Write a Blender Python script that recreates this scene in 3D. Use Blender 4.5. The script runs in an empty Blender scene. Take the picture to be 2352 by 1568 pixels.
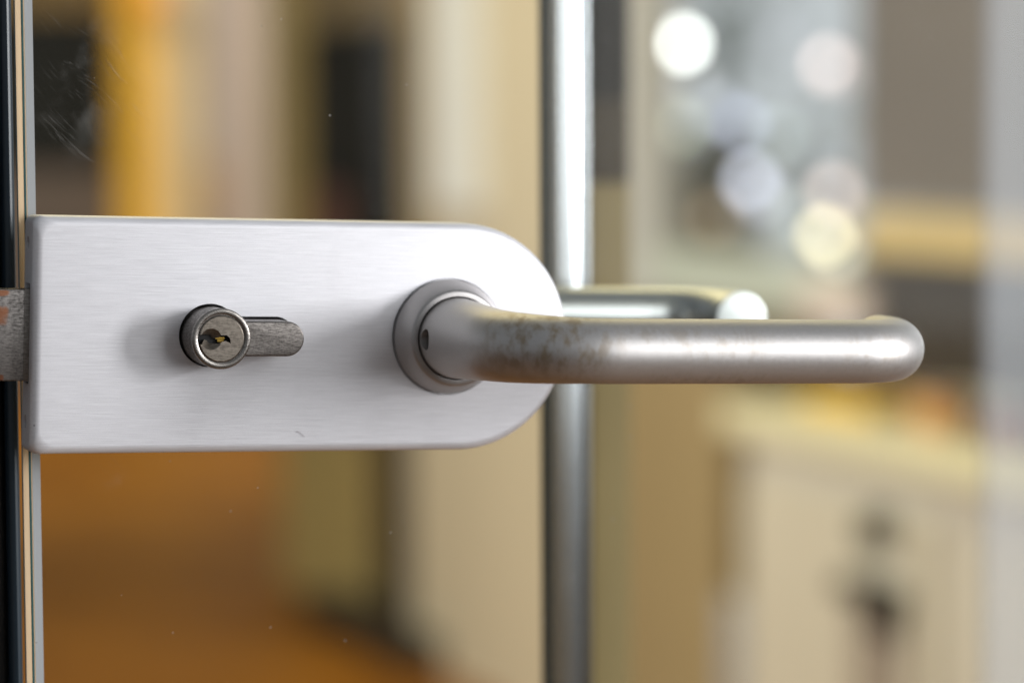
import bpy, bmesh, math, random
from mathutils import Vector, Matrix
R_ = math.radians
random.seed(7)
scn = bpy.context.scene
COL = scn.collection

# ------------------------------------------------------------------ camera
CAM = Vector((-0.22524566, -0.83656025, 0.06149797))
RIGHT = Vector((0.9345517561631431, -0.355781455257154, -0.005707113761483938))
DOWN = Vector((-0.03147522032427003, -0.0666803852401542, -0.9972778132144338))
FWD = Vector((0.3544323991368784, 0.9321873643851467, -0.07351457081932938))
FPX, CX, CY = 6906.0, 1176.0, 784.0           # focal length and centre on a 2352 x 1568 frame
cd = bpy.data.cameras.new("camera")
cam = bpy.data.objects.new("camera", cd)
COL.objects.link(cam)
M = Matrix.Identity(4)
for i in range(3):
    M[i][0] = RIGHT[i]; M[i][1] = -DOWN[i]; M[i][2] = -FWD[i]; M[i][3] = CAM[i]
cam.matrix_world = M
cd.sensor_width = 36.0
cd.lens = FPX / 2352.0 * 36.0
cd.clip_start = 0.02
cd.clip_end = 200
cd.dof.use_dof = True
cd.dof.focus_distance = 0.858
cd.dof.aperture_fstop = 5.2
scn.camera = cam

# ------------------------------------------------------------------ world, window lights and added fill lights
world = bpy.data.worlds.new("World")
scn.world = world
world.use_nodes = True
bg = world.node_tree.nodes["Background"]
bg.inputs[0].default_value = (0.50, 0.53, 0.56, 1)
bg.inputs[1].default_value = 0.40
scn.view_settings.view_transform = 'Standard'
scn.view_settings.look = 'None'
scn.view_settings.exposure = 0
scn.view_settings.gamma = 1
scn.cycles.caustics_reflective = True
scn.cycles.caustics_refractive = False
scn.cycles.max_bounces = 10
scn.cycles.transparent_max_bounces = 16
scn.cycles.sample_clamp_indirect = 6

def area(name, loc, target, sx, sy, power, color):
    l = bpy.data.lights.new(name, 'AREA')
    l.shape = 'RECTANGLE'; l.size = sx; l.size_y = sy; l.energy = power; l.color = color
    o = bpy.data.objects.new(name, l); COL.objects.link(o)
    o.location = loc
    o.rotation_euler = (Vector(target) - Vector(loc)).to_track_quat('-Z', 'Y').to_euler()
    return o
area("window_light", (1.18, -1.75, 0.45), (0.10, 0, 0.0), 1.1, 1.25, 11.5, (0.98, 0.99, 1.0))
area("side_window_light", (1.30, -0.86, 0.17), (0.05, 0, 0), 0.24, 0.42, 20.5, (0.985, 0.985, 1.0))
area("warm_fill", (0.85, 3.2, 1.70), (0.85, 3.3, -1), 2.0, 4.2, 62, (1.0, 0.82, 0.42))  # unseen warm source added to gild the lever tops and light the room
area("side_wall_fill", (-1.1, 3.0, 0.55), (1.75, 3.6, -0.25), 2.6, 1.3, 31, (0.98, 0.96, 0.92)).data.spread = R_(110)  # unseen source added to brighten the side wall
area("far_end_fill", (1.0, 8.3, 2.2), (1.6, 11.5, 0.2), 2.5, 1.6, 165, (1.0, 0.90, 0.72))  # unseen source added to brighten the far end

# ------------------------------------------------------------------ helpers
def ray(px, py):
    return RIGHT * (px - CX) + DOWN * (py - CY) + FWD * FPX
def at(px, py, axis, v):
    r = ray(px, py)
    t = (v - CAM[axis]) / r[axis]
    return CAM + r * t

def nodes(name):
    m = bpy.data.materials.new(name); m.use_nodes = True
    nt = m.node_tree
    return m, nt, nt.nodes["Principled BSDF"]
def N(nt, t, **kw):
    n = nt.nodes.new(t)
    for k, v in kw.items():
        if k.startswith('i_'):
            n.inputs[int(k[2:])].default_value = v
        else:
            setattr(n, k, v)
    return n
def L(nt, a, b): nt.links.new(a, b)

def simple(name, col, rough=0.6, metal=0.0, var=0.12, scale=3.0, emit=None, spec=0.5):
    m, nt, b = nodes(name)
    b.inputs['Roughness'].default_value = rough
    b.inputs['Metallic'].default_value = metal
    b.inputs['Specular IOR Level'].default_value = spec
    tc = N(nt, 'ShaderNodeTexCoord')
    no = N(nt, 'ShaderNodeTexNoise'); no.inputs['Scale'].default_value = scale; no.inputs['Detail'].default_value = 4
    L(nt, tc.outputs['Object'], no.inputs['Vector'])
    cr = N(nt, 'ShaderNodeValToRGB')
    cr.color_ramp.elements[0].position = 0.3; cr.color_ramp.elements[1].position = 0.7
    cr.color_ramp.elements[0].color = [c * (1 - var) for c in col] + [1]
    cr.color_ramp.elements[1].color = [min(1, c * (1 + var)) for c in col] + [1]
    L(nt, no.outputs['Fac'], cr.inputs[0]); L(nt, cr.outputs[0], b.inputs['Base Color'])
    if emit:
        b.inputs['Emission Color'].default_value = emit[0] + (1,)
        b.inputs['Emission Strength'].default_value = emit[1]
    return m

def mesh_obj(name, verts, faces, mat, parent=None, smooth=False):
    me = bpy.data.meshes.new(name)
    me.from_pydata([tuple(v) for v in verts], [], faces); me.update()
    return link(name, me, mat, parent, smooth)
def link(name, me, mat, parent=None, smooth=False, angle=40):
    o = bpy.data.objects.new(name, me); COL.objects.link(o)
    if mat and not me.materials: me.materials.append(mat)
    if parent: o.parent = parent
    if smooth:
        for p in me.polygons: p.use_smooth = True
        me.set_sharp_from_angle(angle=R_(angle))
    return o
def bm_obj(name, bm, mat, parent=None, smooth=False, angle=40):
    bmesh.ops.recalc_face_normals(bm, faces=bm.faces)
    me = bpy.data.meshes.new(name); bm.to_mesh(me); bm.free()
    return link(name, me, mat, parent, smooth, angle)
def add_box(bm, x0, x1, y0, y1, z0, z1, bevel=0.0):
    x0, x1 = min(x0, x1), max(x0, x1); y0, y1 = min(y0, y1), max(y0, y1); z0, z1 = min(z0, z1), max(z0, z1)
    r = bmesh.ops.create_cube(bm, size=1)
    for v in r['verts']:
        v.co = Vector(((x0 + x1) / 2 + v.co.x * (x1 - x0), (y0 + y1) / 2 + v.co.y * (y1 - y0), (z0 + z1) / 2 + v.co.z * (z1 - z0)))
    if bevel:
        es = list({e for v in r['verts'] for e in v.link_edges})
        bmesh.ops.bevel(bm, geom=es, offset=bevel, segments=3, affect='EDGES', profile=0.5)
def box(name, x0, x1, y0, y1, z0, z1, mat, parent=None, bevel=0.0):
    bm = bmesh.new(); add_box(bm, x0, x1, y0, y1, z0, z1, bevel)
    return bm_obj(name, bm, mat, parent, smooth=bevel > 0)
def tag(o, label=None, cat=None, group=None, kind=None):
    if label: o['label'] = label
    if cat: o['category'] = cat
    if group: o['group'] = group
    if kind: o['kind'] = kind
    return o
def empty(name, loc=(0, 0, 0), rot=(0, 0, 0)):
    o = bpy.data.objects.new(name, None); COL.objects.link(o)
    o.location = loc; o.rotation_euler = rot; o.empty_display_size = 0.01
    return o
def lathe(name, prof, mat, parent, seg=96, axis='Y', centre=(0, 0, 0), smooth=True, angle=30, closed=True):
    """prof: list of (radius, distance along the axis), revolved"""
    vs, fs = [], []
    n = len(prof)
    for i in range(seg):
        a = 2 * math.pi * i / seg
        for r, y in prof:
            vs.append((centre[0] + r * math.cos(a), centre[1] + y, centre[2] + r * math.sin(a)) if axis == 'Y' else
                      (centre[0] + r * math.cos(a), centre[1] + r * math.sin(a), centre[2] + y))
    for i in range(seg):
        j = (i + 1) % seg
        for k in range(n - 1):
            fs.append((i * n + k, j * n + k, j * n + k + 1, i * n + k + 1))
    if closed:
        fs.append(tuple(i * n for i in range(seg)))
        fs.append(tuple(i * n + n - 1 for i in reversed(range(seg))))
    bm = bmesh.new()
    bv = [bm.verts.new(v) for v in vs]
    for f in fs: bm.faces.new([bv[i] for i in f])
    return bm_obj(name, bm, mat, parent, smooth, angle)
def prism(name, pts, y0, y1, mat, parent=None, smooth=True, bevel=0.0, angle=40):
    """outline in x,z extruded along y from y0 (front) to y1"""
    bm = bmesh.new()
    a = [bm.verts.new((x, y0, z)) for x, z in pts]
    b = [bm.verts.new((x, y1, z)) for x, z in pts]
    n = len(pts)
    f = bm.faces.new(a); bm.faces.new(list(reversed(b)))
    for i in range(n): bm.faces.new((a[i], b[i], b[(i + 1) % n], a[(i + 1) % n]))
    if bevel:
        es = [e for e in f.edges]
        bmesh.ops.bevel(bm, geom=es, offset=bevel, segments=4, affect='EDGES', profile=0.5)
    return bm_obj(name, bm, mat, parent, smooth, angle)
def cut(o, cutters, angle=35):
    for c in cutters:
        md = o.modifiers.new('b', 'BOOLEAN'); md.operation = 'DIFFERENCE'; md.object = c; md.solver = 'EXACT'
    dg = bpy.context.evaluated_depsgraph_get(); dg.update()
    me = bpy.data.meshes.new_from_object(o.evaluated_get(dg))
    o.modifiers.clear()
    o.data = me
    for p in me.polygons: p.use_smooth = True
    me.set_sharp_from_angle(angle=R_(angle))
    for c in cutters: bpy.data.objects.remove(c)

# ------------------------------------------------------------------ metal and glass materials
def brushed(name, base, rough, metal=0.9, stretch=(60, 900, 1500), bump=0.12, colvar=0.05, shade2=None):
    m, nt, b = nodes(name)
    b.inputs['Metallic'].default_value = metal
    tc = N(nt, 'ShaderNodeTexCoord'); mp = N(nt, 'ShaderNodeMapping'); mp.inputs['Scale'].default_value = stretch
    L(nt, tc.outputs['Object'], mp.inputs['Vector'])
    no = N(nt, 'ShaderNodeTexNoise'); no.inputs['Scale'].default_value = 1.0; no.inputs['Detail'].default_value = 5; no.inputs['Roughness'].default_value = .7
    L(nt, mp.outputs[0], no.inputs['Vector'])
    cr = N(nt, 'ShaderNodeValToRGB'); cr.color_ramp.elements[0].position = .3; cr.color_ramp.elements[1].position = .7
    cr.color_ramp.elements[0].color = [c * (1 - colvar) for c in base] + [1]
    cr.color_ramp.elements[1].color = [min(1, c * (1 + colvar)) for c in base] + [1]
    L(nt, no.outputs['Fac'], cr.inputs[0]); L(nt, cr.outputs[0], b.inputs['Base Color'])
    rr = N(nt, 'ShaderNodeMapRange'); rr.inputs['To Min'].default_value = rough - .06; rr.inputs['To Max'].default_value = rough + .06
    L(nt, no.outputs['Fac'], rr.inputs['Value']); L(nt, rr.outputs[0], b.inputs['Roughness'])
    bu = N(nt, 'ShaderNodeBump'); bu.inputs['Strength'].default_value = bump; bu.inputs['Distance'].default_value = 0.0002
    L(nt, no.outputs['Fac'], bu.inputs['Height']); L(nt, bu.outputs[0], b.inputs['Normal'])
    return m, nt, b, tc, cr

M_plate, _nt, _b, _tc, _cr = brushed('brushed_aluminium', (.86, .855, .885), .48, metal=.42, stretch=(80, 800, 2000), bump=.24, colvar=.075)
def plate_wear(nt, b, tc, cr):
    # faint handling smears, a few short scratches and grime near the fittings
    a = N(nt, 'ShaderNodeTexNoise'); a.inputs['Scale'].default_value = 42; a.inputs['Detail'].default_value = 6; a.inputs['Distortion'].default_value = 1.2
    L(nt, tc.outputs['Object'], a.inputs['Vector'])
    ar = N(nt, 'ShaderNodeMapRange', interpolation_type='SMOOTHSTEP'); L(nt, a.outputs['Fac'], ar.inputs['Value'])
    ar.inputs['From Min'].default_value = .45; ar.inputs['From Max'].default_value = .75; ar.inputs['To Max'].default_value = .07
    v = N(nt, 'ShaderNodeVectorRotate', rotation_type='Y_AXIS'); v.inputs['Angle'].default_value = R_(33); L(nt, tc.outputs['Object'], v.inputs['Vector'])
    m = N(nt, 'ShaderNodeMapping'); m.inputs['Scale'].default_value = (120, 1, 2600); L(nt, v.outputs[0], m.inputs['Vector'])
    n = N(nt, 'ShaderNodeTexNoise'); n.inputs['Scale'].default_value = 1; n.inputs['Detail'].default_value = 3; L(nt, m.outputs[0], n.inputs['Vector'])
    nr = N(nt, 'ShaderNodeMapRange'); L(nt, n.outputs['Fac'], nr.inputs['Value']); nr.inputs['From Min'].default_value = .74; nr.inputs['From Max'].default_value = .80; nr.inputs['To Max'].default_value = .35
    s1 = N(nt, 'ShaderNodeMath', operation='ADD', use_clamp=True); L(nt, ar.outputs[0], s1.inputs[0]); L(nt, nr.outputs[0], s1.inputs[1])
    vo = N(nt, 'ShaderNodeTexVoronoi', feature='F1'); vo.inputs['Scale'].default_value = 140; L(nt, tc.outputs['Object'], vo.inputs['Vector'])
    sp = N(nt, 'ShaderNodeSeparateColor'); L(nt, vo.outputs['Color'], sp.inputs[0])
    pk = N(nt, 'ShaderNodeMath', operation='GREATER_THAN'); L(nt, sp.outputs[0], pk.inputs[0]); pk.inputs[1].default_value = .93
    dt = N(nt, 'ShaderNodeMath', operation='LESS_THAN'); L(nt, vo.outputs['Distance'], dt.inputs[0]); dt.inputs[1].default_value = .04
    pm = N(nt, 'ShaderNodeMath', operation='MULTIPLY'); L(nt, pk.outputs[0], pm.inputs[0]); L(nt, dt.outputs[0], pm.inputs[1])
    s2 = N(nt, 'ShaderNodeMath', operation='MAXIMUM'); L(nt, s1.outputs[0], s2.inputs[0]); L(nt, pm.outputs[0], s2.inputs[1])
    s3 = N(nt, 'ShaderNodeMath', operation='MULTIPLY'); L(nt, s2.outputs[0], s3.inputs[0]); s3.inputs[1].default_value = .75
    mx = N(nt, 'ShaderNodeMix', data_type='RGBA'); L(nt, s3.outputs[0], mx.inputs[0]); L(nt, cr.outputs[0], mx.inputs[6]); mx.inputs[7].default_value = (.36, .34, .36, 1)
    L(nt, mx.outputs[2], b.inputs['Base Color'])
plate_wear(_nt, _b, _tc, _cr)
M_collar = brushed('satin_aluminium', (.52, .50, .49), .42, metal=.9, stretch=(900, 900, 900), bump=.05, colvar=.03)[0]

def lever_mat():
    m, nt, b, tc, cr = brushed('worn_aluminium', (.60, .58, .565), .48, metal=.95, stretch=(900, 900, 900), bump=.10, colvar=.04)
    sep = N(nt, 'ShaderNodeSeparateXYZ'); L(nt, tc.outputs['Object'], sep.inputs[0])
    def band(out, c, w):      # soft window round c, half width w
        s = N(nt, 'ShaderNodeMath', operation='SUBTRACT'); L(nt, out, s.inputs[0]); s.inputs[1].default_value = c
        a = N(nt, 'ShaderNodeMath', operation='ABSOLUTE'); L(nt, s.outputs[0], a.inputs[0])
        r = N(nt, 'ShaderNodeMapRange', interpolation_type='SMOOTHSTEP'); L(nt, a.outputs[0], r.inputs['Value'])
        r.inputs['From Min'].default_value = w; r.inputs['From Max'].default_value = w * .25
        return r.outputs[0]
    def mul(a, bb):
        x = N(nt, 'ShaderNodeMath', operation='MULTIPLY'); L(nt, a, x.inputs[0])
        if isinstance(bb, float): x.inputs[1].default_value = bb
        else: L(nt, bb, x.inputs[1])
        return x.outputs[0]
    def add(a, bb):
        x = N(nt, 'ShaderNodeMath', operation='MAXIMUM'); L(nt, a, x.inputs[0]); L(nt, bb, x.inputs[1]); return x.outputs[0]
    x, y, z = sep.outputs[0], sep.outputs[1], sep.outputs[2]
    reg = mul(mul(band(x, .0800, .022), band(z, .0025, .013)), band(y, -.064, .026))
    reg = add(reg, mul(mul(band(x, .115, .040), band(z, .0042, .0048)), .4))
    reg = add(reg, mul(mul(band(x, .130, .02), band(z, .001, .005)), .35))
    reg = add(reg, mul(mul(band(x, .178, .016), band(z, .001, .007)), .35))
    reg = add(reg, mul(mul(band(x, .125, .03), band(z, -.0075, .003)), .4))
    n1 = N(nt, 'ShaderNodeTexNoise'); n1.inputs['Scale'].default_value = 1; n1.inputs['Detail'].default_value = 8; n1.inputs['Roughness'].default_value = .58
    mpp = N(nt, 'ShaderNodeMapping'); mpp.inputs['Scale'].default_value = (430, 260, 190); L(nt, tc.outputs['Object'], mpp.inputs['Vector'])
    L(nt, mpp.outputs[0], n1.inputs['Vector'])
    n2 = N(nt, 'ShaderNodeTexNoise'); n2.inputs['Scale'].default_value = 210; n2.inputs['Detail'].default_value = 3
    L(nt, tc.outputs['Object'], n2.inputs['Vector'])
    mixn = N(nt, 'ShaderNodeMath', operation='ADD'); L(nt, n1.outputs['Fac'], mixn.inputs[0]); L(nt, n2.outputs['Fac'], mixn.inputs[1])
    th = N(nt, 'ShaderNodeMapRange', interpolation_type='SMOOTHSTEP'); L(nt, mixn.outputs[0], th.inputs['Value'])
    th.inputs['From Min'].default_value = .86; th.inputs['From Max'].default_value = 1.20
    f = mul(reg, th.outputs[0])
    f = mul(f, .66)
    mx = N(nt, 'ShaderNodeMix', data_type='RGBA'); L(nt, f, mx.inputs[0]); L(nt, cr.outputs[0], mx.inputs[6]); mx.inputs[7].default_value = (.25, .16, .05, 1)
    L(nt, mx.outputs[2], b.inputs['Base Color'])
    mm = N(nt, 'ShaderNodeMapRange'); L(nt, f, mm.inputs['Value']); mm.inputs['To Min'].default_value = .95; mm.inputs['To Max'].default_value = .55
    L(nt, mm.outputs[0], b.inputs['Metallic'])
    return m
M_lever = lever_mat()
M_backlever = brushed('satin_steel', (.62, .64, .63), .34, metal=1, stretch=(500, 500, 500), bump=.02, colvar=.03)[0]

def nickel(name, base, rough, scale=700, dark=.45):
    m, nt, b = nodes(name)
    b.inputs['Metallic'].default_value = 1
    tc = N(nt, 'ShaderNodeTexCoord')
    n1 = N(nt, 'ShaderNodeTexNoise'); n1.inputs['Scale'].default_value = scale; n1.inputs['Detail'].default_value = 8; n1.inputs['Roughness'].default_value = .75
    L(nt, tc.outputs['Object'], n1.inputs['Vector'])
    mp = N(nt, 'ShaderNodeMapping'); mp.inputs['Scale'].default_value = (600, 600, 3000)
    L(nt, tc.outputs['Object'], mp.inputs['Vector'])
    n2 = N(nt, 'ShaderNodeTexNoise'); n2.inputs['Scale'].default_value = 1; n2.inputs['Detail'].default_value = 4
    L(nt, mp.outputs[0], n2.inputs['Vector'])
    a = N(nt, 'ShaderNodeMath', operation='ADD'); L(nt, n1.outputs['Fac'], a.inputs[0]); L(nt, n2.outputs['Fac'], a.inputs[1])
    cr = N(nt, 'ShaderNodeValToRGB'); L(nt, a.outputs[0], cr.inputs[0])
    mr = N(nt, 'ShaderNodeMapRange'); L(nt, a.outputs[0], mr.inputs['Value']); mr.inputs['From Min'].default_value = .7; mr.inputs['From Max'].default_value = 1.3
    L(nt, mr.outputs[0], cr.inputs[0])
    cr.color_ramp.elements[0].color = [c * dark for c in base] + [1]; cr.color_ramp.elements[0].position = .2
    cr.color_ramp.elements[1].color = list(base) + [1]; cr.color_ramp.elements[1].position = .75
    L(nt, cr.outputs[0], b.inputs['Base Color'])
    rr = N(nt, 'ShaderNodeMapRange'); rr.inputs['To Min'].default_value = rough + .15; rr.inputs['To Max'].default_value = rough - .05
    L(nt, mr.outputs[0], rr.inputs['Value']); L(nt, rr.outputs[0], b.inputs['Roughness'])
    bu = N(nt, 'ShaderNodeBump'); bu.inputs['Strength'].default_value = .25; bu.inputs['Distance'].default_value = .0001
    L(nt, a.outputs[0], bu.inputs['Height']); L(nt, bu.outputs[0], b.inputs['Normal'])
    return m, nt, b, tc, cr
M_nickel = nickel('worn_nickel', (.29, .265, .245), .34, scale=1500, dark=.42)[0]
M_plug = nickel('worn_plug_nickel', (.36, .315, .265), .34, scale=900, dark=.5)[0]
M_rim = nickel('polished_nickel_rim', (.42, .39, .36), .24, scale=900, dark=.6)[0]
M_brass = simple('key_brass', (.50, .32, .07), .3, 1.0, .2, 900)
M_black = simple('black_gap', (.01, .01, .01), .8)
M_screw = simple('dark_screw_steel', (.16, .14, .12), .35, 1.0, .4, 1500)

def bolt_mat():
    m, nt, b, tc, cr = nickel('scratched_bolt_steel', (.26, .24, .225), .38, scale=900, dark=.45)
    # copper showing through where the plating has worn away: patches with their own ragged outline
    sep = N(nt, 'ShaderNodeSeparateXYZ'); L(nt, tc.outputs['Object'], sep.inputs[0])
    no = N(nt, 'ShaderNodeTexNoise'); no.inputs['Scale'].default_value = 260; no.inputs['Detail'].default_value = 6
    L(nt, tc.outputs['Object'], no.inputs['Vector'])
    def blob(cx, cz, rx, rz):
        def d(o, c, r):
            s = N(nt, 'ShaderNodeMath', operation='SUBTRACT'); L(nt, o, s.inputs[0]); s.inputs[1].default_value = c
            t = N(nt, 'ShaderNodeMath', operation='DIVIDE'); L(nt, s.outputs[0], t.inputs[0]); t.inputs[1].default_value = r
            p = N(nt, 'ShaderNodeMath', operation='POWER'); L(nt, t.outputs[0], p.inputs[0]); p.inputs[1].default_value = 4
            return p.outputs[0]
        a = N(nt, 'ShaderNodeMath', operation='ADD'); L(nt, d(sep.outputs[0], cx, rx), a.inputs[0]); L(nt, d(sep.outputs[2], cz, rz), a.inputs[1])
        c = N(nt, 'ShaderNodeMath', operation='ADD'); L(nt, a.outputs[0], c.inputs[0])
        nm = N(nt, 'ShaderNodeMapRange'); L(nt, no.outputs['Fac'], nm.inputs['Value']); nm.inputs['To Min'].default_value = -1; nm.inputs['To Max'].default_value = 1.6
        L(nt, nm.outputs[0], c.inputs[1])
        l = N(nt, 'ShaderNodeMapRange', interpolation_type='SMOOTHSTEP'); L(nt, c.outputs[0], l.inputs['Value']); l.inputs['From Min'].default_value = 1.5; l.inputs['From Max'].default_value = .4; l.inputs['To Max'].default_value = .85
        return l.outputs[0]
    f = blob(-.0596, .0052, .0022, .0029)
    for a in (blob(-.0600, .0116, .0030, .0009), blob(-.0602, -.0122, .0016, .0009)):
        mx = N(nt, 'ShaderNodeMath', operation='MAXIMUM'); L(nt, f, mx.inputs[0]); L(nt, a, mx.inputs[1]); f = mx.outputs[0]
    mix = N(nt, 'ShaderNodeMix', data_type='RGBA'); L(nt, f, mix.inputs[0]); L(nt, cr.outputs[0], mix.inputs[6]); mix.inputs[7].default_value = (.24, .095, .045, 1)
    L(nt, mix.outputs[2], b.inputs['Base Color'])
    return m
M_bolt = bolt_mat()

def glass_mat():
    m = bpy.data.materials.new('clear_glass'); m.use_nodes = True
    nt = m.node_tree; nt.nodes.clear()
    out = N(nt, 'ShaderNodeOutputMaterial')
    tr = N(nt, 'ShaderNodeBsdfTransparent'); tr.inputs[0].default_value = (.975, .985, .98, 1)
    gl = N(nt, 'ShaderNodeBsdfGlossy'); gl.inputs['Roughness'].default_value = .0
    fr = N(nt, 'ShaderNodeFresnel'); fr.inputs['IOR'].default_value = 1.45
    mx = N(nt, 'ShaderNodeMixShader')
    sc_ = N(nt, 'ShaderNodeMath', operation='MULTIPLY'); sc_.inputs[1].default_value = .20  # mirror reflection turned down well below real glass to lessen haze
    L(nt, fr.outputs[0], sc_.inputs[0]); L(nt, sc_.outputs[0], mx.inputs[0])
    L(nt, tr.outputs[0], mx.inputs[1]); L(nt, gl.outputs[0], mx.inputs[2])
    # finger smears and dust that sit on the pane
    tc = N(nt, 'ShaderNodeTexCoord'); sep = N(nt, 'ShaderNodeSeparateXYZ'); L(nt, tc.outputs['Object'], sep.inputs[0])
    mp = N(nt, 'ShaderNodeMapping'); mp.inputs['Rotation'].default_value = (0, R_(-42), 0); mp.inputs['Scale'].default_value = (60, 1, 420)
    mp0 = N(nt, 'ShaderNodeVectorRotate', rotation_type='Y_AXIS'); mp0.inputs['Angle'].default_value = R_(-45)
    L(nt, tc.outputs['Object'], mp0.inputs['Vector'])
    mp1 = N(nt, 'ShaderNodeMapping'); mp1.inputs['Scale'].default_value = (42, 1, 260); L(nt, mp0.outputs[0], mp1.inputs['Vector'])
    no = N(nt, 'ShaderNodeTexNoise'); no.inputs['Scale'].default_value = 1; no.inputs['Detail'].default_value = 7; no.inputs['Distortion'].default_value = 2.2
    L(nt, mp1.outputs[0], no.inputs['Vector'])
    st = N(nt, 'ShaderNodeMapRange', interpolation_type='SMOOTHSTEP'); L(nt, no.outputs['Fac'], st.inputs['Value']); st.inputs['From Min'].default_value = .55; st.inputs['From Max'].default_value = .8
    big = N(nt, 'ShaderNodeTexNoise'); big.inputs['Scale'].default_value = 75; big.inputs['Detail'].default_value = 3
    L(nt, tc.outputs['Object'], big.inputs['Vector'])
    bt = N(nt, 'ShaderNodeMapRange', interpolation_type='SMOOTHSTEP'); L(nt, big.outputs['Fac'], bt.inputs['Value']); bt.inputs['From Min'].default_value = .5; bt.inputs['From Max'].default_value = .72
    def rad(cx, cz, r):
        s = N(nt, 'ShaderNodeVectorMath', operation='DISTANCE'); L(nt, tc.outputs['Object'], s.inputs[0]); s.inputs[1].default_value = (cx, .0125, cz)
        q = N(nt, 'ShaderNodeMapRange', interpolation_type='SMOOTHSTEP'); L(nt, s.outputs['Value'], q.inputs['Value'])
        q.inputs['From Min'].default_value = r; q.inputs['From Max'].default_value = r * .3
        return q.outputs[0]
    def mul(a, b):
        x = N(nt, 'ShaderNodeMath', operation='MULTIPLY'); L(nt, a, x.inputs[0])
        if isinstance(b, float): x.inputs[1].default_value = b
        else: L(nt, b, x.inputs[1])
        return x.outputs[0]
    def add(a, b):
        x = N(nt, 'ShaderNodeMath', operation='ADD', use_clamp=True); L(nt, a, x.inputs[0]); L(nt, b, x.inputs[1]); return x.outputs[0]
    p1 = at(205, 245, 1, .0125); p2 = at(190, 95, 1, .0125); p3 = at(255, 1085, 1, .0125)
    reg = add(add(rad(p1.x, p1.z, .021), mul(rad(p2.x, p2.z, .016), .55)), mul(rad(p3.x, p3.z, .006), .5))
    f = mul(mul(st.outputs[0], reg), .20)
    f = add(f, mul(mul(bt.outputs[0], reg), .09))
    vo = N(nt, 'ShaderNodeTexVoronoi', feature='F1'); vo.inputs['Scale'].default_value = 170
    L(nt, tc.outputs['Object'], vo.inputs['Vector'])
    wn = N(nt, 'ShaderNodeSeparateColor'); L(nt, vo.outputs['Color'], wn.inputs[0])
    pick = N(nt, 'ShaderNodeMath', operation='GREATER_THAN'); L(nt, wn.outputs[0], pick.inputs[0]); pick.inputs[1].default_value = .88
    dot = N(nt, 'ShaderNodeMath', operation='LESS_THAN'); L(nt, vo.outputs['Distance'], dot.inputs[0]); dot.inputs[1].default_value = .045
    f = add(f, mul(mul(pick.outputs[0], dot.outputs[0]), .45))
    df = N(nt, 'ShaderNodeBsdfDiffuse'); df.inputs[0].default_value = (.62, .60, .56, 1)
    m2 = N(nt, 'ShaderNodeMixShader'); L(nt, f, m2.inputs[0]); L(nt, mx.outputs[0], m2.inputs[1]); L(nt, df.outputs[0], m2.inputs[2])
    L(nt, m2.outputs[0], out.inputs[0])
    return m
M_glass = glass_mat()
M_glass2 = M_glass.copy(); M_glass2.name = 'weak_reflection_glass'  # same glass with its reflection weakened further to keep haze off the background
for _q in M_glass2.node_tree.nodes:
    if _q.type == 'MATH' and _q.operation == 'MULTIPLY' and abs(_q.inputs[1].default_value - .20) < 1e-4 and _q.inputs[0].is_linked and _q.inputs[0].links[0].from_node.type == 'FRESNEL':
        _q.inputs[1].default_value = .10
M_haze = bpy.data.materials.new('haze_sheet'); M_haze.use_nodes = True
nt = M_haze.node_tree; nt.nodes.clear()
_o = N(nt, 'ShaderNodeOutputMaterial'); _t = N(nt, 'ShaderNodeBsdfTransparent'); _d = N(nt, 'ShaderNodeBsdfDiffuse'); _d.inputs[0].default_value = (.80, .80, .88, 1)
_m = N(nt, 'ShaderNodeMixShader'); _m.inputs[0].default_value = .26
L(nt, _t.outputs[0], _m.inputs[1]); L(nt, _d.outputs[0], _m.inputs[2]); L(nt, _m.outputs[0], _o.inputs[0])

# ------------------------------------------------------------------ the glass door with its lock and handles
T = 0.0125            # lock plate stands this far off the glass
GT = 0.010            # glass thickness
door = tag(empty('glass_door', (-0.0499, T, -1.0)), 'frameless clear glass door with brushed metal lock plate, key cylinder and bent lever handle', 'door', kind='thing')
bpy.context.view_layer.update()
DL = -Vector(door.location)
ROLL = 1.9738396
mw_lock = Matrix.Translation(DL) @ Matrix.Rotation(R_(ROLL), 4, 'Y')
def dpart(o, lock=True):
    """make o a child of the door; lock parts share the slightly tilted frame of the lock plate"""
    o.parent = door
    o.matrix_local = mw_lock if lock else Matrix.Translation(DL)
    return o

XL = -0.0499
pane = dpart(box('glass_pane', XL + .0006, 1.6, T, T + GT, -1.0, 1.1, M_glass), False)
def edge_mat(name, col, rough, metal=.0):
    return simple(name, col, rough, metal, .05, 8)
M_edge = bpy.data.materials.new('polished_glass_edge'); M_edge.use_nodes = True
_n = M_edge.node_tree; _n.nodes.clear()
_oo = N(_n, 'ShaderNodeOutputMaterial'); _tl = N(_n, 'ShaderNodeBsdfTranslucent'); _tl.inputs[0].default_value = (1, .86, .70, 1)
_gl = N(_n, 'ShaderNodeBsdfGlossy'); _gl.inputs['Roughness'].default_value = .1; _gl.inputs[0].default_value = (.8, .9, .85, 1)
_mm = N(_n, 'ShaderNodeMixShader'); _mm.inputs[0].default_value = .15
L(_n, _tl.outputs[0], _mm.inputs[1]); L(_n, _gl.outputs[0], _mm.inputs[2]); L(_n, _mm.outputs[0], _oo.inputs[0])
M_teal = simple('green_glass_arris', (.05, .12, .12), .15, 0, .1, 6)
M_pale = simple('pale_edge_reflection', (.52, .52, .55), .4, .0, .05, 6)
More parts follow.
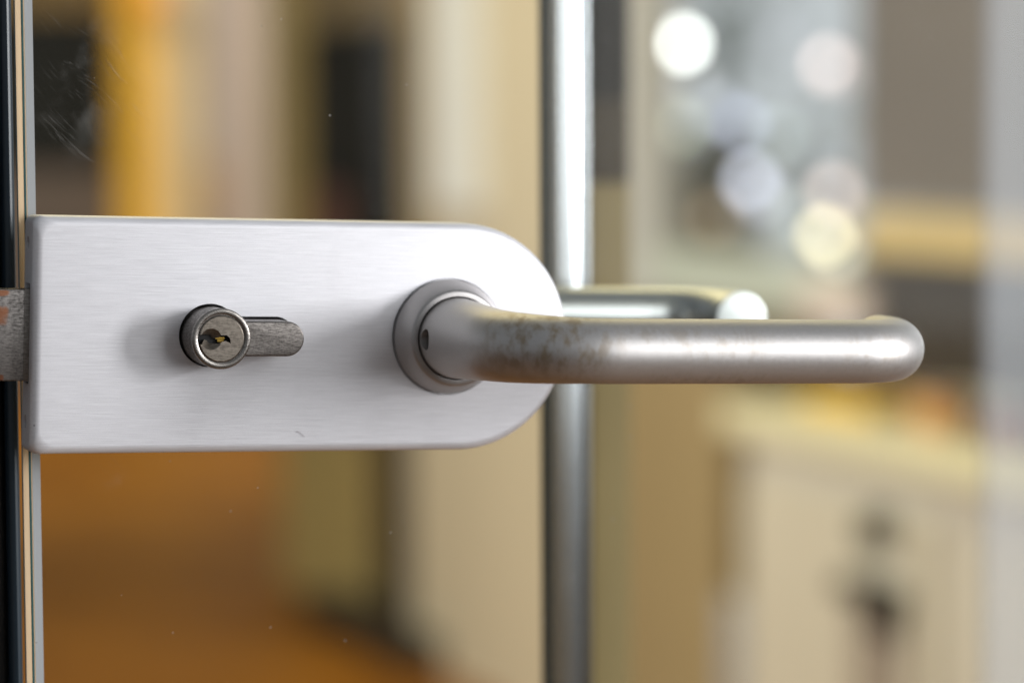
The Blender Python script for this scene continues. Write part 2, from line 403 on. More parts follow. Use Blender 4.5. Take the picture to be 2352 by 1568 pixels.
# polished edge of the pane, its two ground corners, and a pale strip standing for its inner reflection
e1 = box('polished_edge', XL - .0006, XL + .0004, T + .0006, T + GT - .0012, -1.0, 1.1, M_edge)
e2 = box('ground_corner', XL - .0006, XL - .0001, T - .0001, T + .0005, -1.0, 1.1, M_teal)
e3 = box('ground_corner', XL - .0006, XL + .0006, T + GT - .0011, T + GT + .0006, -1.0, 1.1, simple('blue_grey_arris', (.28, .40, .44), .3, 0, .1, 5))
e4 = box('reflection_strip', XL + .0022, XL + .0048, T + GT + .0004, T + GT + .0020, -1.0, 1.1, M_pale)
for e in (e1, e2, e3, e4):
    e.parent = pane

# lock plate
def outline(d, rc, x0=-.0515, xr=.0771, hz=.0337):
    pts = []
    Rr = hz - d
    n = 56
    for i in range(n + 1):
        a = -math.pi / 2 + math.pi * i / n
        pts.append((xr + Rr * math.cos(a), Rr * math.sin(a)))
    m = 10
    for i in range(m + 1):
        a = math.pi / 2 + math.pi / 2 * i / m
        pts.append((x0 + d + rc + rc * math.cos(a), hz - d - rc + rc * math.sin(a)))
    for i in range(m + 1):
        a = math.pi + math.pi / 2 * i / m
        pts.append((x0 + d + rc + rc * math.cos(a), -(hz - d - rc) + rc * math.sin(a)))
    return pts
def plate(name, yf, yb, mat, x0=-.0515, pr=.0026, hz=.0337):
    s = 1 if yb > yf else -1
    rings = [(0, yb, .0024)]
    for i in range(11):
        a = math.pi / 2 * i / 10
        d = pr * (1 - math.cos(a)); y = yf + s * pr * (1 - math.sin(a))
        rings.append((d, y, .0024 + .0024 * i / 10))
    bm = bmesh.new(); R2 = []
    for d, y, rc in rings:
        R2.append([bm.verts.new((x, y, z)) for x, z in outline(d, rc, x0, hz=hz)])
    n = len(R2[0])
    for a, b in zip(R2, R2[1:]):
        for i in range(n): bm.faces.new((a[i], a[(i + 1) % n], b[(i + 1) % n], b[i]))
    bm.faces.new(R2[0]); bm.faces.new(R2[-1])
    return bm_obj(name, bm, mat, None, True)
def euro(r, w, xe, n=40, m=16):
    """profile cylinder outline: round body at origin, tongue to +x"""
    a0 = math.asin(w / r)
    pts = [(r * math.cos(a0 + (2 * math.pi - 2 * a0) * i / n), r * math.sin(a0 + (2 * math.pi - 2 * a0) * i / n)) for i in range(n + 1)]
    for i in range(m + 1):
        a = -math.pi / 2 + math.pi * i / m
        pts.append((xe - w + w * math.cos(a), w * math.sin(a)))
    return pts
XH, ZH = .0725, .0002
lp = plate('lock_plate', 0, T - .0002, M_plate)
cz = at(60, 765, 0, -.0515).z
c1 = prism('c', [(x - .0001, z + .0002) for x, z in euro(.0091, .0055, .0252, 64)], -.01, .009, M_black, smooth=False)
c2 = box('c', -.06, -.045, .0042, .0108, -.0122 - .0018, .0122 + .0022, M_black)
def xcyl(x0, x1, y, z, r, seg=32):
    bm = bmesh.new()
    bmesh.ops.create_cone(bm, cap_ends=True, segments=seg, radius1=r, radius2=r, depth=abs(x1 - x0))
    bmesh.ops.rotate(bm, verts=bm.verts, matrix=Matrix.Rotation(R_(90), 3, 'Y'))
    bmesh.ops.translate(bm, verts=bm.verts, vec=((x0 + x1) / 2, y, z))
    return bm
zs = (.0258, -.0250)
cs = [bm_obj('c', xcyl(-.06, -.0495, .0082, z, .0019), M_black) for z in zs]
cut(lp, [c1, c2] + cs)
dpart(lp)
for z in zs:
    s = bm_obj('plate_screw', xcyl(-.0503, -.0495, .0082, z, .0016), M_screw, lp, True)
    k = bm_obj('c', xcyl(-.0515, -.0502, .0082, z, .0007, 6), M_black); cut(s, [k])
dpart(plate('rear_lock_plate', .035, T + GT + .0002, M_plate, x0=-.030, hz=.0325))

# bolt
bz1, bz0 = .0128, -.0132
bolt = dpart(box('latch_bolt', -.080, -.046, .0046, .0104, bz0, bz1, M_bolt, bevel=.0004))
bs = box('bolt_shoulder', -.0530, -.0455, .0045, .0105, bz0 - .00005, bz1 + .00005, nickel('smooth_bolt_steel', (.34, .31, .28), .35, dark=.6)[0], bolt, bevel=.0001)

# key cylinder
prot = -.012
bm = bmesh.new(); _rg = []
for _k in range(7):
    if _k == 0: _d, _y = 0, .02
    else:
        _a = math.pi / 2 * (_k - 1) / 5
        _d, _y = .0006 * (1 - math.cos(_a)), prot + .0006 * (1 - math.sin(_a))
    _rg.append([bm.verts.new((x, _y, z)) for x, z in euro(.0085 - _d, .0050 - _d, .0246 - _d, 64)])
for _a, _b in zip(_rg, _rg[1:]):
    for _k in range(len(_a)): bm.faces.new((_a[_k], _a[(_k + 1) % len(_a)], _b[(_k + 1) % len(_a)], _b[_k]))
bm.faces.new(_rg[0]); _cap = bm.faces.new(_rg[-1])
cyl = bm_obj('lock_cylinder', bm, M_nickel)
bore = prism('c', [(.00675 * math.cos(2 * math.pi * i / 72), .00675 * math.sin(2 * math.pi * i / 72)) for i in range(72)], -.03, -.0085, M_black, smooth=False)
cut(cyl, [bore], 12)
dpart(cyl)
rim = lathe('cylinder_rim', [(.00852, prot + .0010), (.00866, prot + .0006), (.00866, prot + .0001), (.0085, prot - .0003), (.0082, prot - .00045), (.0073, prot - .00045), (.0070, prot - .0003), (.00690, prot + .0014)], M_rim, cyl, 96, closed=False, angle=60)
rim.parent = cyl
# close the lathe ring
plug = lathe('cylinder_plug', [(.0064, -.0065), (.00672, prot + .0002), (.0066, prot - .0002), (.0063, prot - .0004)], M_plug, cyl, 96)
kz = [(545, 650), (640, 652), (740, 668), (762, 702), (800, 716), (850, 700), (880, 668), (960, 672), (1005, 715), (1016, 792), (985, 775), (940, 752), (885, 765), (840, 792), (770, 786), (715, 782), (690, 745), (640, 728), (592, 792), (500, 790), (500, 650)]
kp = [((x - 880) / 50100.0, -(y - 722) / 50100.0) for x, y in kz]
kc = prism('c', list(reversed(kp)), -.03, -.0072, M_black, smooth=False)
bm = bmesh.new()
bmesh.ops.create_cone(bm, cap_ends=True, segments=48, radius1=.0001, radius2=.0034, depth=.0030)
bmesh.ops.rotate(bm, verts=bm.verts, matrix=Matrix.Rotation(R_(90), 3, 'X'))
bmesh.ops.translate(bm, verts=bm.verts, vec=(-.0030, prot - .0003 + .0011, 0))
cc = bm_obj('c', bm, M_black)
cut(plug, [cc, kc], 25)
box('keyway_pin', -.0014, .0012, prot + .0008, prot + .0017, -.0001, .0004, M_brass, cyl)
box('keyway_pin', -.0008, .0010, prot + .0010, prot + .0017, -.0009, -.0003, M_brass, cyl)
box('keyway_shade', -.0064, .0030, prot + .0018, prot + .0024, -.0035, .0035, M_black, cyl)  # black sheet put in for the dark depth of the keyhole

# handles
def sweep(name, pts, rads, mat, seg=64, cap=.6):
    """round tube along a path in the x,y plane at height ZH with a radius per point"""
    bm = bmesh.new(); rings = []
    n = len(pts)
    for i, (p, r) in enumerate(zip(pts, rads)):
        a = pts[max(0, i - 1)]; b = pts[min(n - 1, i + 1)]
        t = Vector((b[0] - a[0], b[1] - a[1], 0)).normalized()
        u = Vector((-t.y, t.x, 0)); w = Vector((0, 0, 1))
        rings.append([bm.verts.new(Vector((p[0], p[1], ZH)) + u * (r * math.cos(2 * math.pi * k / seg)) + w * (r * math.sin(2 * math.pi * k / seg))) for k in range(seg)])
    for a, b in zip(rings, rings[1:]):
        for k in range(seg): bm.faces.new((a[k], a[(k + 1) % seg], b[(k + 1) % seg], b[k]))
    bm.faces.new(rings[0]); bm.faces.new(list(reversed(rings[-1])))
    return bm_obj(name, bm, mat, None, True, 45)
RT = .0092
def lever_path(s, y0, yn, yl, xend, yend, rb1=.026, rb2=.0215, endr=.0012):
    """s=-1: towards camera, s=+1: away. from y0 out to yl, along to xend, back to yend"""
    P, Q = [], []
    def put(x, y, r): P.append((x, y)); Q.append(r)
    m = 10
    ya = yl - s * rb1
    for i in range(m):
        t = i / m
        y = y0 + (ya - y0) * t
        tt = min(1, t * 1.0)
        put(XH, y, .0121 + (.0104 - .0121) * tt)
    for i in range(21):
        a = math.pi / 2 * i / 20
        put(XH + rb1 * (1 - math.cos(a)), ya + s * rb1 * math.sin(a), .0104 + (RT - .0104) * min(1, i / 16))
    xs0, xs1 = XH + rb1, xend - rb2
    for i in range(1, 12):
        put(xs0 + (xs1 - xs0) * i / 12, yl, RT)
    for i in range(21):
        a = math.pi / 2 * i / 20
        put(xs1 + rb2 * math.sin(a), yl - s * rb2 * (1 - math.cos(a)), RT)
    yb = yl - s * rb2
    for i in range(1, 4):
        put(xend, yb + (yend - s * -endr - yb) * i / 3 if False else yb + ((yend + s * endr) - yb) * i / 3, RT)
    for i in range(1, 6):
        a = math.pi / 2 * i / 5
        put(xend, yend + s * endr * (1 - math.sin(a)), RT - endr * (1 - math.cos(a)))
    return P, Q
YL = -.0625
P, Q = lever_path(-1, -.004, 0, YL, .1960, -.036)
lever = sweep('lever_handle', P, Q, M_lever)
gx = XH - .0117
hole = bm_obj('c', xcyl(XH - .02, XH - .0085, -.0128, ZH - .0002, .0031), M_black)
cut(lever, [hole], 40)
dpart(lever)
gs = bm_obj('grub_screw', xcyl(XH - .0100, XH - .0086, -.0128, ZH - .0002, .0027), M_screw, lever, True)
k = bm_obj('c', xcyl(XH - .012, XH - .0090, -.0128, ZH - .0002, .0021, 6), M_black); cut(gs, [k])
rose = dpart(lathe('handle_collar', [(.0150, .003), (.0150, -.0006), (.0166, -.0006), (.0169, -.0010), (.0168, -.0018), (.0143, -.0078), (.0139, -.0084), (.0135, -.0086), (.0123, -.0086), (.0122, -.0080), (.0122, .003)], M_collar, None, 128, centre=(XH, 0, ZH), angle=35, closed=False))
dpart(lathe('collar_gap_shade', [(.0172, -.0006), (.0172, .0002), (.014, .0002), (.014, -.0006)], M_black, None, 96, centre=(XH, 0, ZH), closed=False))  # black ring standing for the shadow line under the collar
s0 = .035
P, Q = lever_path(+1, s0 - .002, 0, s0 - YL, .2022, s0 + .037, endr=.0005)
rl = sweep('rear_lever_handle', P, Q, M_backlever)
for v in rl.data.vertices: v.co.z += .0014
rl = dpart(rl); rl['label'] = 'matching lever on the far side of the glass, shiny cut end facing forward'
dpart(lathe('rear_handle_collar', [(.0150, .0), (.0168, .0010), (.0168, .0018), (.0134, .0087), (.0120, .0080)], M_collar, None, 96, centre=(XH, s0, ZH), angle=35, closed=True))

# a stray hair on the plate
h = []
p0 = at(680, 990, 1, -.0003); p1 = at(692, 993, 1, -.0003); p2 = at(699, 1003, 1, -.0003)
bm = bmesh.new(); rr = []
for i in range(9):
    t = i / 8
    q = p0 * (1 - t) ** 2 + p1 * 2 * t * (1 - t) + p2 * t * t
    rr.append([bm.verts.new(q + Vector((0, .00007 * math.cos(k * 2.094), .00007 * math.sin(k * 2.094)))) for k in range(3)])
for a, b in zip(rr, rr[1:]):
    for k in range(3): bm.faces.new((a[k], a[(k + 1) % 3], b[(k + 1) % 3], b[k]))
tag(bm_obj('hair', bm, simple('hair_brown', (.12, .09, .12), .5)), 'tiny dark curved hair clinging low on the brushed lock plate', 'hair')

# ------------------------------------------------------------------ door frame at the left
M_navy = simple('dark_blue_frame_paint', (.022, .038, .055), .35, 0, .2, 4)
M_gask = simple('black_rubber', (.004, .004, .005), .7)
fr = tag(empty('door_jamb', (-.075, .03, -1.05)), 'dark blue metal door frame post with black rubber seal behind the bolt', 'door frame', kind='thing')
fx0 = at(7, 784, 1, .035).x; fx1 = at(34, 784, 1, .035).x
f1 = box('frame_post', fx0, fx1, .030, .075, -1.05, 1.2, M_navy, None, .0018)
f2 = box('rubber_seal', fx0 - .03, fx0 - .0002, .034, .09, -1.05, 1.2, M_gask, None, .002)
for f in (f1, f2):
    f.parent = fr; f.matrix_parent_inverse = Matrix.Translation(-fr.location)

# ------------------------------------------------------------------ the room behind (all far out of focus)
FZ = -1.05
def mfloor():
    m, nt, b = nodes('varnished_wood_floor')
    b.inputs['Roughness'].default_value = .5; b.inputs['Specular IOR Level'].default_value = .15
    tc = N(nt, 'ShaderNodeTexCoord')
    no = N(nt, 'ShaderNodeTexNoise'); no.inputs['Scale'].default_value = 1.9; no.inputs['Detail'].default_value = 3
    L(nt, tc.outputs['Object'], no.inputs['Vector'])
    cr = N(nt, 'ShaderNodeValToRGB'); L(nt, no.outputs['Fac'], cr.inputs[0])
    cr.color_ramp.elements[0].position = .36; cr.color_ramp.elements[1].position = .64
    cr.color_ramp.elements[0].color = (.20, .074, .005, 1); cr.color_ramp.elements[1].color = (.31, .122, .009, 1)
    L(nt, cr.outputs[0], b.inputs['Base Color'])
    return m
M_floor = mfloor()
tag(box('floor', -7, 6, .02, 16, FZ - .1, FZ, M_floor), kind='structure')
tag(box('threshold_floor', -7, 6, -12.0, .018, FZ - .1, FZ, simple('brown_tile', (.20, .125, .08), .6, 0, .15, 3)), kind='structure')

def bp(name, x0, x1, y0, y1, z0, z1, mat, parent=None, bevel=0.0):
    """part of a thing whose Empty stands at parent.location"""
    o = box(name, x0, x1, y0, y1, z0, z1, mat, None, bevel)
    if parent is not None:
        o.parent = parent; o.matrix_parent_inverse = Matrix.Translation(-parent.location)
    return o
XW = 1.75
def yx(px, py=784, X=XW): return at(px, py, 0, X).y
def zx(px, py, X=XW): return at(px, py, 0, X).z
def zy(px, py, Y): return at(px, py, 1, Y).z
def xy(px, py, Y): return at(px, py, 1, Y).x

M_cream = simple('cream_paint', (.62, .545, .385), .6, 0, .05, 1.2)
M_creamw = simple('pale_cream_paint', (.64, .585, .48), .6, 0, .05, 1.2)
M_olive = simple('olive_wall_paint', (.42, .325, .12), .7, 0, .12, 1.0)
M_dark = simple('dark_brown_wood', (.028, .022, .014), .5, 0, .2, 2)
M_darkgrey = simple('dark_grey_panel', (.015, .016, .015), .8, 0, .25, 2, spec=.1)
M_tan = simple('tan_wall_paint', (.36, .265, .13), .7, 0, .1, 1.5)
M_brown = simple('brown_door_post', (.055, .038, .024), .5, 0, .2, 2)
M_grey = simple('grey_beige_paint', (.42, .41, .385), .6, 0, .08, 2)
M_white = simple('off_white_paint', (.78, .80, .78), .55, 0, .05, 2)
M_yellow = simple('yellow_fabric', (.86, .50, .045), .7, 0, .08, 2)
M_paleyel = simple('pale_yellow_fabric', (.82, .66, .40), .7, 0, .08, 2)
M_pink = simple('pinkish_plaster', (.62, .52, .46), .7, 0, .06, 1.5)
M_bluegrey = simple('blue_grey_paint', (.36, .36, .37), .6, 0, .2, 2)
M_olivebeige = simple('olive_beige_paint', (.40, .34, .20), .7, 0, .1, 2)
M_taupe = simple('taupe_panel', (.13, .11, .095), .6, 0, .18, 3.0)
M_ochre = simple('ochre_wood', (.62, .47, .20), .5, 0, .1, 3)
M_maroon = simple('maroon_cloth', (.11, .045, .035), .7, 0, .1, 3)
M_orange = simple('peach_orange_ceramic', (.85, .42, .13), .4, 0, .2, 8)
M_yelbox = simple('yellow_card', (.85, .52, .02), .5, 0, .1, 8)
M_knob = simple('dark_bronze', (.03, .028, .022), .4, .3, .2, 8)

# -- side wall on the right, receding: olive stretch, cream stretch, tan stretch with the window
Y_a, Y_b, Y_c = yx(905, 1300), yx(1300, 1300), yx(1640, 1300)
olive = tag(box('side_wall', XW + .06, XW + .26, yx(905, 1300, XW + .06), yx(650, 1300, XW + .06), FZ, 2.2, M_olive), kind='structure')
bb = tag(box('skirting_board', XW - .055, XW + .058, yx(925, 1300, XW - .055), yx(690, 1300, XW - .055), FZ, FZ + .065, M_dark), 'dark brown skirting board at the foot of the olive wall', 'skirting board', kind='thing')
dpost = tag(empty('wall_pillar', (XW, Y_a, FZ)), 'dark narrow pillar where the olive wall meets the cream door', 'pillar', kind='thing')
bp('lower_post', XW + .02, XW + .12, yx(918, 1300, XW + .02), yx(862, 1300, XW + .02), FZ, zx(900, 820), M_dark, dpost)
bp('upper_post', XW + .02, XW + .12, yx(972, 300, XW + .02), yx(902, 300, XW + .02), zx(900, 820) + .002, 2.0, simple('golden_brown_post', (.33, .24, .10), .6, 0, .15, 2), dpost)

cdoor = tag(empty('cream_door', (XW, (Y_a + Y_b) / 2, FZ)), 'tall cream painted door between the dark pillar and the brown post', 'door', kind='thing')
bp('door_leaf', XW + .03, XW + .09, Y_b, Y_a - .022, FZ, 2.0, M_cream, cdoor)
bp('pale_strip', XW + .005, XW + .028, yx(1085, 300), yx(978, 300), zx(1030, 478), 2.0, M_white, cdoor)['label'] = 'off white upright strip on the upper door'

# brown post, its reflection gradient put into three colours, and tan wall
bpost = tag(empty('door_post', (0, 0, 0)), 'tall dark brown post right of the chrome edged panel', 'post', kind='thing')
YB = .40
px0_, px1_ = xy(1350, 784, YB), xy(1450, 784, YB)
bp('upper_shaft', px0_, px1_, YB, YB + .02, zy(1400, 230, YB), 1.0, simple('post_wood_dark', (.026, .018, .012), .6, 0, .2, 6, spec=.2), bpost, .001)
bp('middle_shaft', px0_, px1_, YB, YB + .02, zy(1400, 420, YB), zy(1400, 231, YB), simple('post_wood_reflect_mid', (.07, .047, .026), .6, 0, .2, 6, spec=.2), bpost, .001)
bp('lower_shaft', px0_, px1_, YB, YB + .02, FZ, zy(1400, 421, YB), simple('post_wood_reflect_low', (.30, .215, .095), .6, 0, .15, 6, spec=.2), bpost, .001)
tan = tag(box('tan_wall', XW + .02, XW + .20, Y_c, Y_b - .01, FZ, zx(1450, 700), M_tan), kind='structure')

# window in the side wall
win = tag(empty('garden_window', (XW, 3.2, 0)), 'wide window in the side wall looking onto blurred garden foliage', 'window', kind='thing')
ya, yb_ = yx(1985, 300), yx(1530, 300)
yc_ = yx(1438, 300)
bp('window_jamb', XW - .02, XW + .02, yb_, yc_, zx(1480, 690), 1.6, M_grey, win)
bp('window_sill', XW - .03, XW + .03, ya, yb_ - .001, zx(1750, 700), zx(1750, 592), simple('grey_green_sill', (.46, .50, .43), .6, 0, .08, 2), win)
bp('sill_block', XW - .05, XW - .031, yx(1985, 600, XW - .05), yx(1840, 600, XW - .05), zx(1900, 735), zx(1900, 640), M_pink, win)
# right hand panel wall
pn = tag(empty('cupboard_wall', (XW, 2.4, 0)), 'taupe panelled cupboard wall above the cream sideboard', 'cupboard', kind='thing')
bp('upper_panel', XW - .01, XW + .2, yx(2420, 300), ya - .001, zx(2150, 480), 1.6, M_taupe, pn)
bp('lower_panel', XW - .01, XW + .2, yx(2420, 300), ya - .001, zx(2150, 880), zx(2150, 590), simple('dark_taupe_panel', (.045, .034, .022), .6, 0, .2, 3), pn)
tag(box('shelf', XW - .06, XW + .03, yx(2500, 300, XW - .06), yx(1975, 300, XW - .06), zx(2150, 585), zx(2150, 490), M_ochre), 'ochre wooden shelf running across the dark cupboard wall', 'shelf', kind='thing')

# sideboard
XS = 1.70
zt = at(1990, 975, 0, XS).z
ZT = -.366
sb = tag(empty('sideboard', (XS, 2.6, FZ)), 'cream sideboard with pale top, round dark knob and key below it', 'sideboard', kind='thing')
ys0, ys1 = 1.2, yx(1690, 1300, XS)
bp('cabinet_body', XS + .02, XW + .5, ys0, ys1, FZ, ZT - .052, M_creamw, sb)
bp('worktop', XS - .015, XW + .5, ys0, ys1 + .03, ZT - .05, ZT, simple('pale_yellow_top', (.80, .74, .50), .4, 0, .05, 2), sb, .006)
bp('end_panel', XS + .0, XS + .019, ys1 - .02, ys1 + .05, FZ, ZT - .30, M_bluegrey, sb)
yd0, yd1 = yx(2075, 1300, XS) , ys1 - .03
bp('cabinet_door', XS, XS + .019, yx(2110, 1300, XS) - .02, ys1 - .03, FZ + .05, ZT - .11, simple('door_cream', (.64, .58, .46), .55, 0, .04, 2), sb)
yk = yx(2035, 1215, XS)
zk = zx(2035, 1215, XS)
def ball(name, c, r, mat, parent=None, sc=(1, 1, 1), seg=24):
    bm = bmesh.new(); bmesh.ops.create_uvsphere(bm, u_segments=seg, v_segments=seg // 2, radius=r)
    for v in bm.verts: v.co = Vector((v.co.x * sc[0], v.co.y * sc[1], v.co.z * sc[2])) + Vector(c)
    o = bm_obj(name, bm, mat, None, True, 180)
    if parent is not None:
        o.parent = parent; o.matrix_parent_inverse = Matrix.Translation(-parent.location)
    return o
ball('knob', (XS - .012, yk, zk), .031, M_knob, sb)
y2 = yx(2025, 1365, XS); z2 = zx(2025, 1365, XS)
bp('pull_handle', XS - .03, XS - .001, y2 - .075, y2 + .085, z2 - .010, z2 + .020, M_knob, sb, .003)
bp('pull_stem', XS - .03, XS - .001, y2 - .07, y2 - .005, z2 - .045, z2 - .011, M_knob, sb, .003)
M_streak = simple('streak_shade', (.36, .29, .23), .7)  # shadow streaks below the handle, built as thin grey strips
bp('shadow_streak', XS - .008, XS - .001, y2 + .015, y2 + .075, FZ + .05, z2 - .0082, M_streak, sb)
bp('shadow_streak', XS - .008, XS - .001, y2 - .065, y2 - .010, FZ + .05, z2 - .047, M_streak, sb)

# things standing on the sideboard
def pot(name, px, py, X, r, hgt, mat, lab, cat):
    p = at(px, py, 0, X)
    o = lathe(name, [(r * .7, 0), (r * .95, hgt * .3), (r, hgt * .6), (r * .85, hgt), (r * .75, hgt * .98), (r * .6, hgt * .2)], mat, None, 32, axis='Z', centre=(X, p.y, ZT + .001))
    return tag(o, lab, cat, kind='thing')
pot('flower_pot', 2170, 860, XS + .09, .045, .045, M_orange, 'squat peach orange pot standing on the sideboard', 'pot')
b_ = at(1985, 880, 0, XS + .08)
tag(box('card_box', XS + .05, XS + .20, b_.y - .06, b_.y + .14, ZT + .001, ZT + .022, M_yelbox, None, .003), 'flat bright yellow box lying on the sideboard beside the pot', 'box', kind='thing')
b_ = at(2345, 890, 0, XS + .1)
tag(box('book', XS + .06, XS + .17, b_.y - .05, b_.y + .03, ZT + .001, ZT + .04, simple('dark_red_cloth', (.22, .04, .03), .6), None, .003), 'dark red book at the right end of the sideboard', 'book', kind='thing')

# -- second glass leaf with a polished metal edge, standing just behind
YP = .13
leaf = tag(empty('glass_leaf', (.16, YP, -1.0)), 'second glass leaf with polished metal edge standing behind the lever', 'glass panel', kind='thing')
ex0, exm, ex1 = xy(1273, 784, YP), xy(1335, 784, YP), xy(1361, 784, YP)
M_chrome = brushed('polished_channel', (.48, .50, .52), .21, metal=1, stretch=(40, 40, 12), bump=.02, colvar=.05)[0]
M_edge2 = M_chrome.copy(); M_edge2.name = 'ground_glass'
_nn = M_edge2.node_tree; _bb = _nn.nodes["Principled BSDF"]; _om = [n for n in _nn.nodes if n.type == 'OUTPUT_MATERIAL'][0]
_tt = N(_nn, 'ShaderNodeBsdfTransparent'); _xx = N(_nn, 'ShaderNodeMixShader'); _xx.inputs[0].default_value = .45
L(_nn, _bb.outputs[0], _xx.inputs[1]); L(_nn, _tt.outputs[0], _xx.inputs[2]); L(_nn, _xx.outputs[0], _om.inputs[0])
M_edge1 = M_edge2.copy(); M_edge1.name = 'half_silvered_edge'
[n for n in M_edge1.node_tree.nodes if n.type == 'MIX_SHADER'][0].inputs[0].default_value = .36
bp('metal_edge', ex0, exm, YP, YP + .012, -1.0, 1.1, M_edge1, leaf, .0008)
_me = [c for c in leaf.children if c.name.startswith('metal_edge')][0].data
_me.transform(Matrix.Translation(((ex0 + exm) / 2, YP + .006, 0)) @ Matrix.Rotation(R_(7), 4, 'Z') @ Matrix.Translation((-(ex0 + exm) / 2, -YP - .006, 0)))
bp('ground_glass_edge', exm + .0001, ex1, YP + .001, YP + .011, -1.0, 1.1, M_edge2, leaf, .0006)
bp('glass_sheet', ex1 + .0002, 1.3, YP + .002, YP + .010, -1.0, 1.1, M_glass2, leaf)
bp('dark_gasket', ex0 - .0009, ex0 - .0002, YP + .003, YP + .011, -1.0, 1.1, simple('teal_gasket', (.10, .14, .14), .4), leaf)
# upright sheet added for the pale haze at far right
YF = .5
tag(bp('haze_sheet', xy(2272, 784, YF), xy(2500, 784, YF), YF, YF + .008, -1.0, 1.4, M_haze), 'pale translucent sheet for the haze at the right, in front of the sideboard', 'screen', kind='thing')

# -- far end of the room, twelve metres off
YE = 11.5
tag(box('end_wall', -6, 4.0, YE + .3, YE + .5, FZ, 3.2, simple('end_wall_paint', (.30, .25, .15), .7, 0, .1, .8)), kind='structure')
def far(name, px0, px1, py0, py1, mat, lab, cat, dy=0.0, th=.12):
    Y = YE + dy
    return tag(box(name, xy(px0, 300, Y), xy(px1, 300, Y), Y, Y + th, zy(400, py1, Y), zy(400, py0, Y), mat), lab, cat, kind='thing')
zb = 1150
dw = far('dark_doorway', -60, 275, 30, 385, M_darkgrey, 'large dark screen standing beside the yellow curtain', 'screen', 0)
far('dark_chest', -60, 275, 390, zb - 160, simple('brown_grey_wood', (.115, .09, .075), .6), 'brown grey chest below the large dark screen', 'chest', 0)
far('header_board', -60, 275, -80, 25, simple('header_olive', (.14, .09, .025), .6), 'olive brown board above the large dark screen', 'board', 0)
far('yellow_curtain', 284, 364, -200, 1000, M_yellow, 'saturated yellow curtain hanging at the far end', 'curtain', -.1)
far('pale_curtain', 364, 455, -200, 1000, M_paleyel, 'pale yellow curtain hanging right of the saturated one', 'curtain', -.05)
far('grey_post', 458, 505, -200, 370, M_bluegrey, 'blue grey post between the pale curtain and pink column', 'post', 0)
far('brown_bag', 430, 505, 372, 520, simple('brown_leather', (.33, .20, .08), .6), 'brown bag below the blue grey post', 'bag', 0)
far('pink_column', 512, 608, -200, 1000, M_pink, 'pinkish plaster column at the far end', 'column', -.1)
far('olive_column', 612, 700, -200, 1000, M_olivebeige, 'olive beige column right of the pinkish one', 'column', -.05)
Ya_, Yb_ = yx(910, 300, XW), yx(703, 300, XW)
tag(box('dark_cupboard', XW, XW + .059, Ya_, Yb_, zx(800, 900), zx(800, 60), M_darkgrey), 'tall dark wall cupboard hanging on the olive wall', 'cupboard', kind='thing')
tag(box('lintel', XW, XW + .059, Ya_, Yb_, zx(800, 56), zx(800, -300), simple('lintel_olive', (.17, .13, .07), .6)), 'olive brown board over the dark wall cupboard', 'board', kind='thing')
tag(box('maroon_cloth', XW - .015, XW - .002, yx(800, 450), yx(728, 450), zx(760, 560), zx(760, 432), M_maroon), 'maroon cloth hanging low on the dark wall cupboard', 'cloth', kind='thing')
far('lamp_shade', 335, 385, -40, 8, simple('orange_shade', (.95, .35, .02), .6), 'small orange lampshade above the yellow curtain', 'lamp shade', -.3)

# -- garden beyond the window: shrubs, and glowing balls added for the blur discs
def shrub(name, c, rx, ry, rz, n, size, mats, lab):
    bm = bmesh.new()
    cl = [Vector((random.uniform(-1, 1), random.uniform(-1, 1), random.uniform(-1, 1))) for _ in range(14)]
    for i in range(n):
        k = random.choice(cl)
        p = k + Vector((random.gauss(0, .4 * .075 / rx), random.gauss(0, .055 / ry), random.gauss(0, .055 / rz)))
        p = Vector((c[0] + p.x * rx, c[1] + p.y * ry, c[2] + p.z * rz))
        u = Vector((random.gauss(0, 1), random.gauss(0, 1), random.gauss(0, 1))).normalized(); v = u.orthogonal().normalized()
        s = size * random.uniform(.6, 1.4)
        q = [p + u * s, p + v * s * .5, p - u * s, p - v * s * .5]
        f = bm.faces.new([bm.verts.new(x) for x in q]); f.material_index = random.randrange(len(mats))
    me = bpy.data.meshes.new('crown'); bm.to_mesh(me); bm.free()
    for m in mats: me.materials.append(m)
    root = tag(empty(name, (c[0], c[1], FZ)), lab, 'shrub', 'shrubs in the garden beyond the window', 'thing')
    o = link('crown', me, None, root); o.matrix_parent_inverse = Matrix.Translation(-root.location)
    t = lathe('trunk', [(.05, FZ), (.035, (FZ + c[2]) / 2), (.02, c[2])], M_dark, None, 12, axis='Z', centre=(c[0], c[1], 0)); t.parent = root; t.matrix_parent_inverse = Matrix.Translation(-root.location)
g1 = simple('leaf_deep_green', (.07, .11, .04), .5); g2 = simple('leaf_olive', (.38, .36, .09), .5); g3 = simple('leaf_grey_green', (.38, .46, .40), .5)
g4 = simple('leaf_brown', (.45, .30, .15), .5)
def gp(px, py, X): return at(px, py, 0, X)
XG = 3.6
p = gp(1650, 40, XG); shrub('garden_shrub', p, .15, .30, .16, 420, .022, [g1, g1, g3], 'grey green shrub top at the upper left of the garden window')
p = gp(1610, 420, XG); shrub('garden_shrub', p, .15, .24, .13, 900, .024, [g2, g1, g4, g1], 'olive and brown shrub low in the left of the garden window')
p = gp(1640, 560, XG); shrub('garden_shrub', p, .15, .34, .09, 900, .024, [g4, g2, g4], 'brown leaved shrub just above the window sill')
p = gp(1590, 640, XG); shrub('garden_shrub', p, .15, .12, .08, 260, .02, [g2], 'yellow olive tuft at the lower left corner of the garden window')
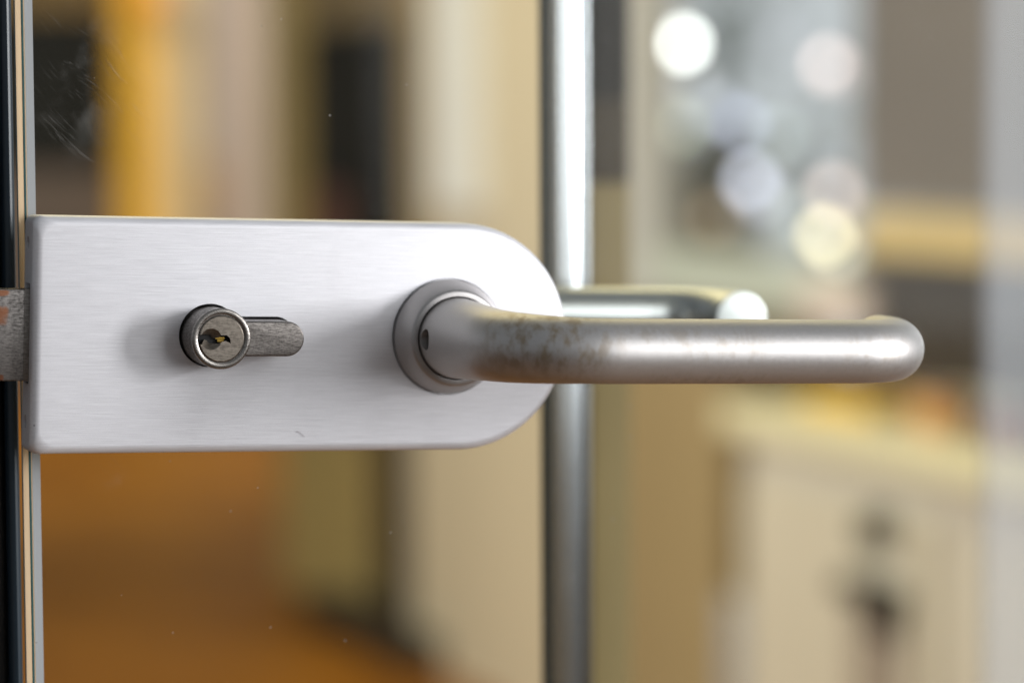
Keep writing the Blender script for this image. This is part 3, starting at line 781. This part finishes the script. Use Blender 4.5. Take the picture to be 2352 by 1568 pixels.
p = gp(1890, 360, XG); shrub('garden_shrub', p, .15, .16, .30, 160, .022, [g2, g3], 'thin grey green shrub at the right of the garden window')
glints = [(1568, 100, (1, 1, .98), 1.5, 'brightest white'), (1535, 135, (.92, .92, .88), .38, 'soft white'), (1512, 200, (.86, .84, .84), .34, 'milky white'), (1590, 190, (.80, .80, .80), .20, 'dim grey white'), (1562, 290, (.70, .74, .56), .30, 'pale green'),
         (1700, 285, (.66, .70, .95), .26, 'lilac blue'), (1722, 415, (.82, .84, 1), .50, 'pale lilac'), (1745, 450, (.85, .85, .98), .22, 'whitish lilac'), (1905, 150, (1, .80, .76), .52, 'pale pink'), (1925, 165, (.9, .75, .72), .18, 'faint pink'),
         (1915, 440, (1, .78, .70), .36, 'peach'), (1895, 540, (1, .84, .50), .62, 'warm yellow'), (1925, 580, (.95, .92, .78), .25, 'creamy yellow'), (1790, 310, (.76, .86, .86), .20, 'pale aqua'), (1650, 255, (.72, .78, .92), .16, 'faint blue'),
         (1800, 90, (.80, .80, .90), .10, 'faint white'), (1830, 500, (.80, .88, .76), .16, 'faint mint'), (1640, 500, (.75, .55, .35), .16, 'faint amber')]
for i, (px, py, c, s, nm) in enumerate(glints):  # added glow sources, one for each blur disc
    Xl = 3.2
    p = gp(px, py, Xl)
    r = .025
    root = tag(empty('garden_glint', p), nm + ' glow ball added among the garden foliage for a blur disc', 'glow ball', 'glow balls added in the garden', 'thing')
    m = simple('glint_glow', tuple(x * .5 for x in c), .4, 0, .02, 5, emit=(c, s * 8.2))
    o = ball('glow_ball', p, r, m, root, seg=12)
    cap = lathe('glow_cap', [(.004, 0), (.005, .008), (.001, .018)], M_knob, None, 10, axis='Z', centre=(p.x, p.y, p.z + r * .9)); cap.parent = root; cap.matrix_parent_inverse = Matrix.Translation(-root.location)
    cap.rotation_euler = (0, 0, 0)

tag(box('sky', 9.0, 9.1, 2.0, 30, -3, 6, simple('sky_glow', (.1, .1, .1), 1, 0, .02, 1, emit=((.68, .71, .74), .78))), kind='structure')
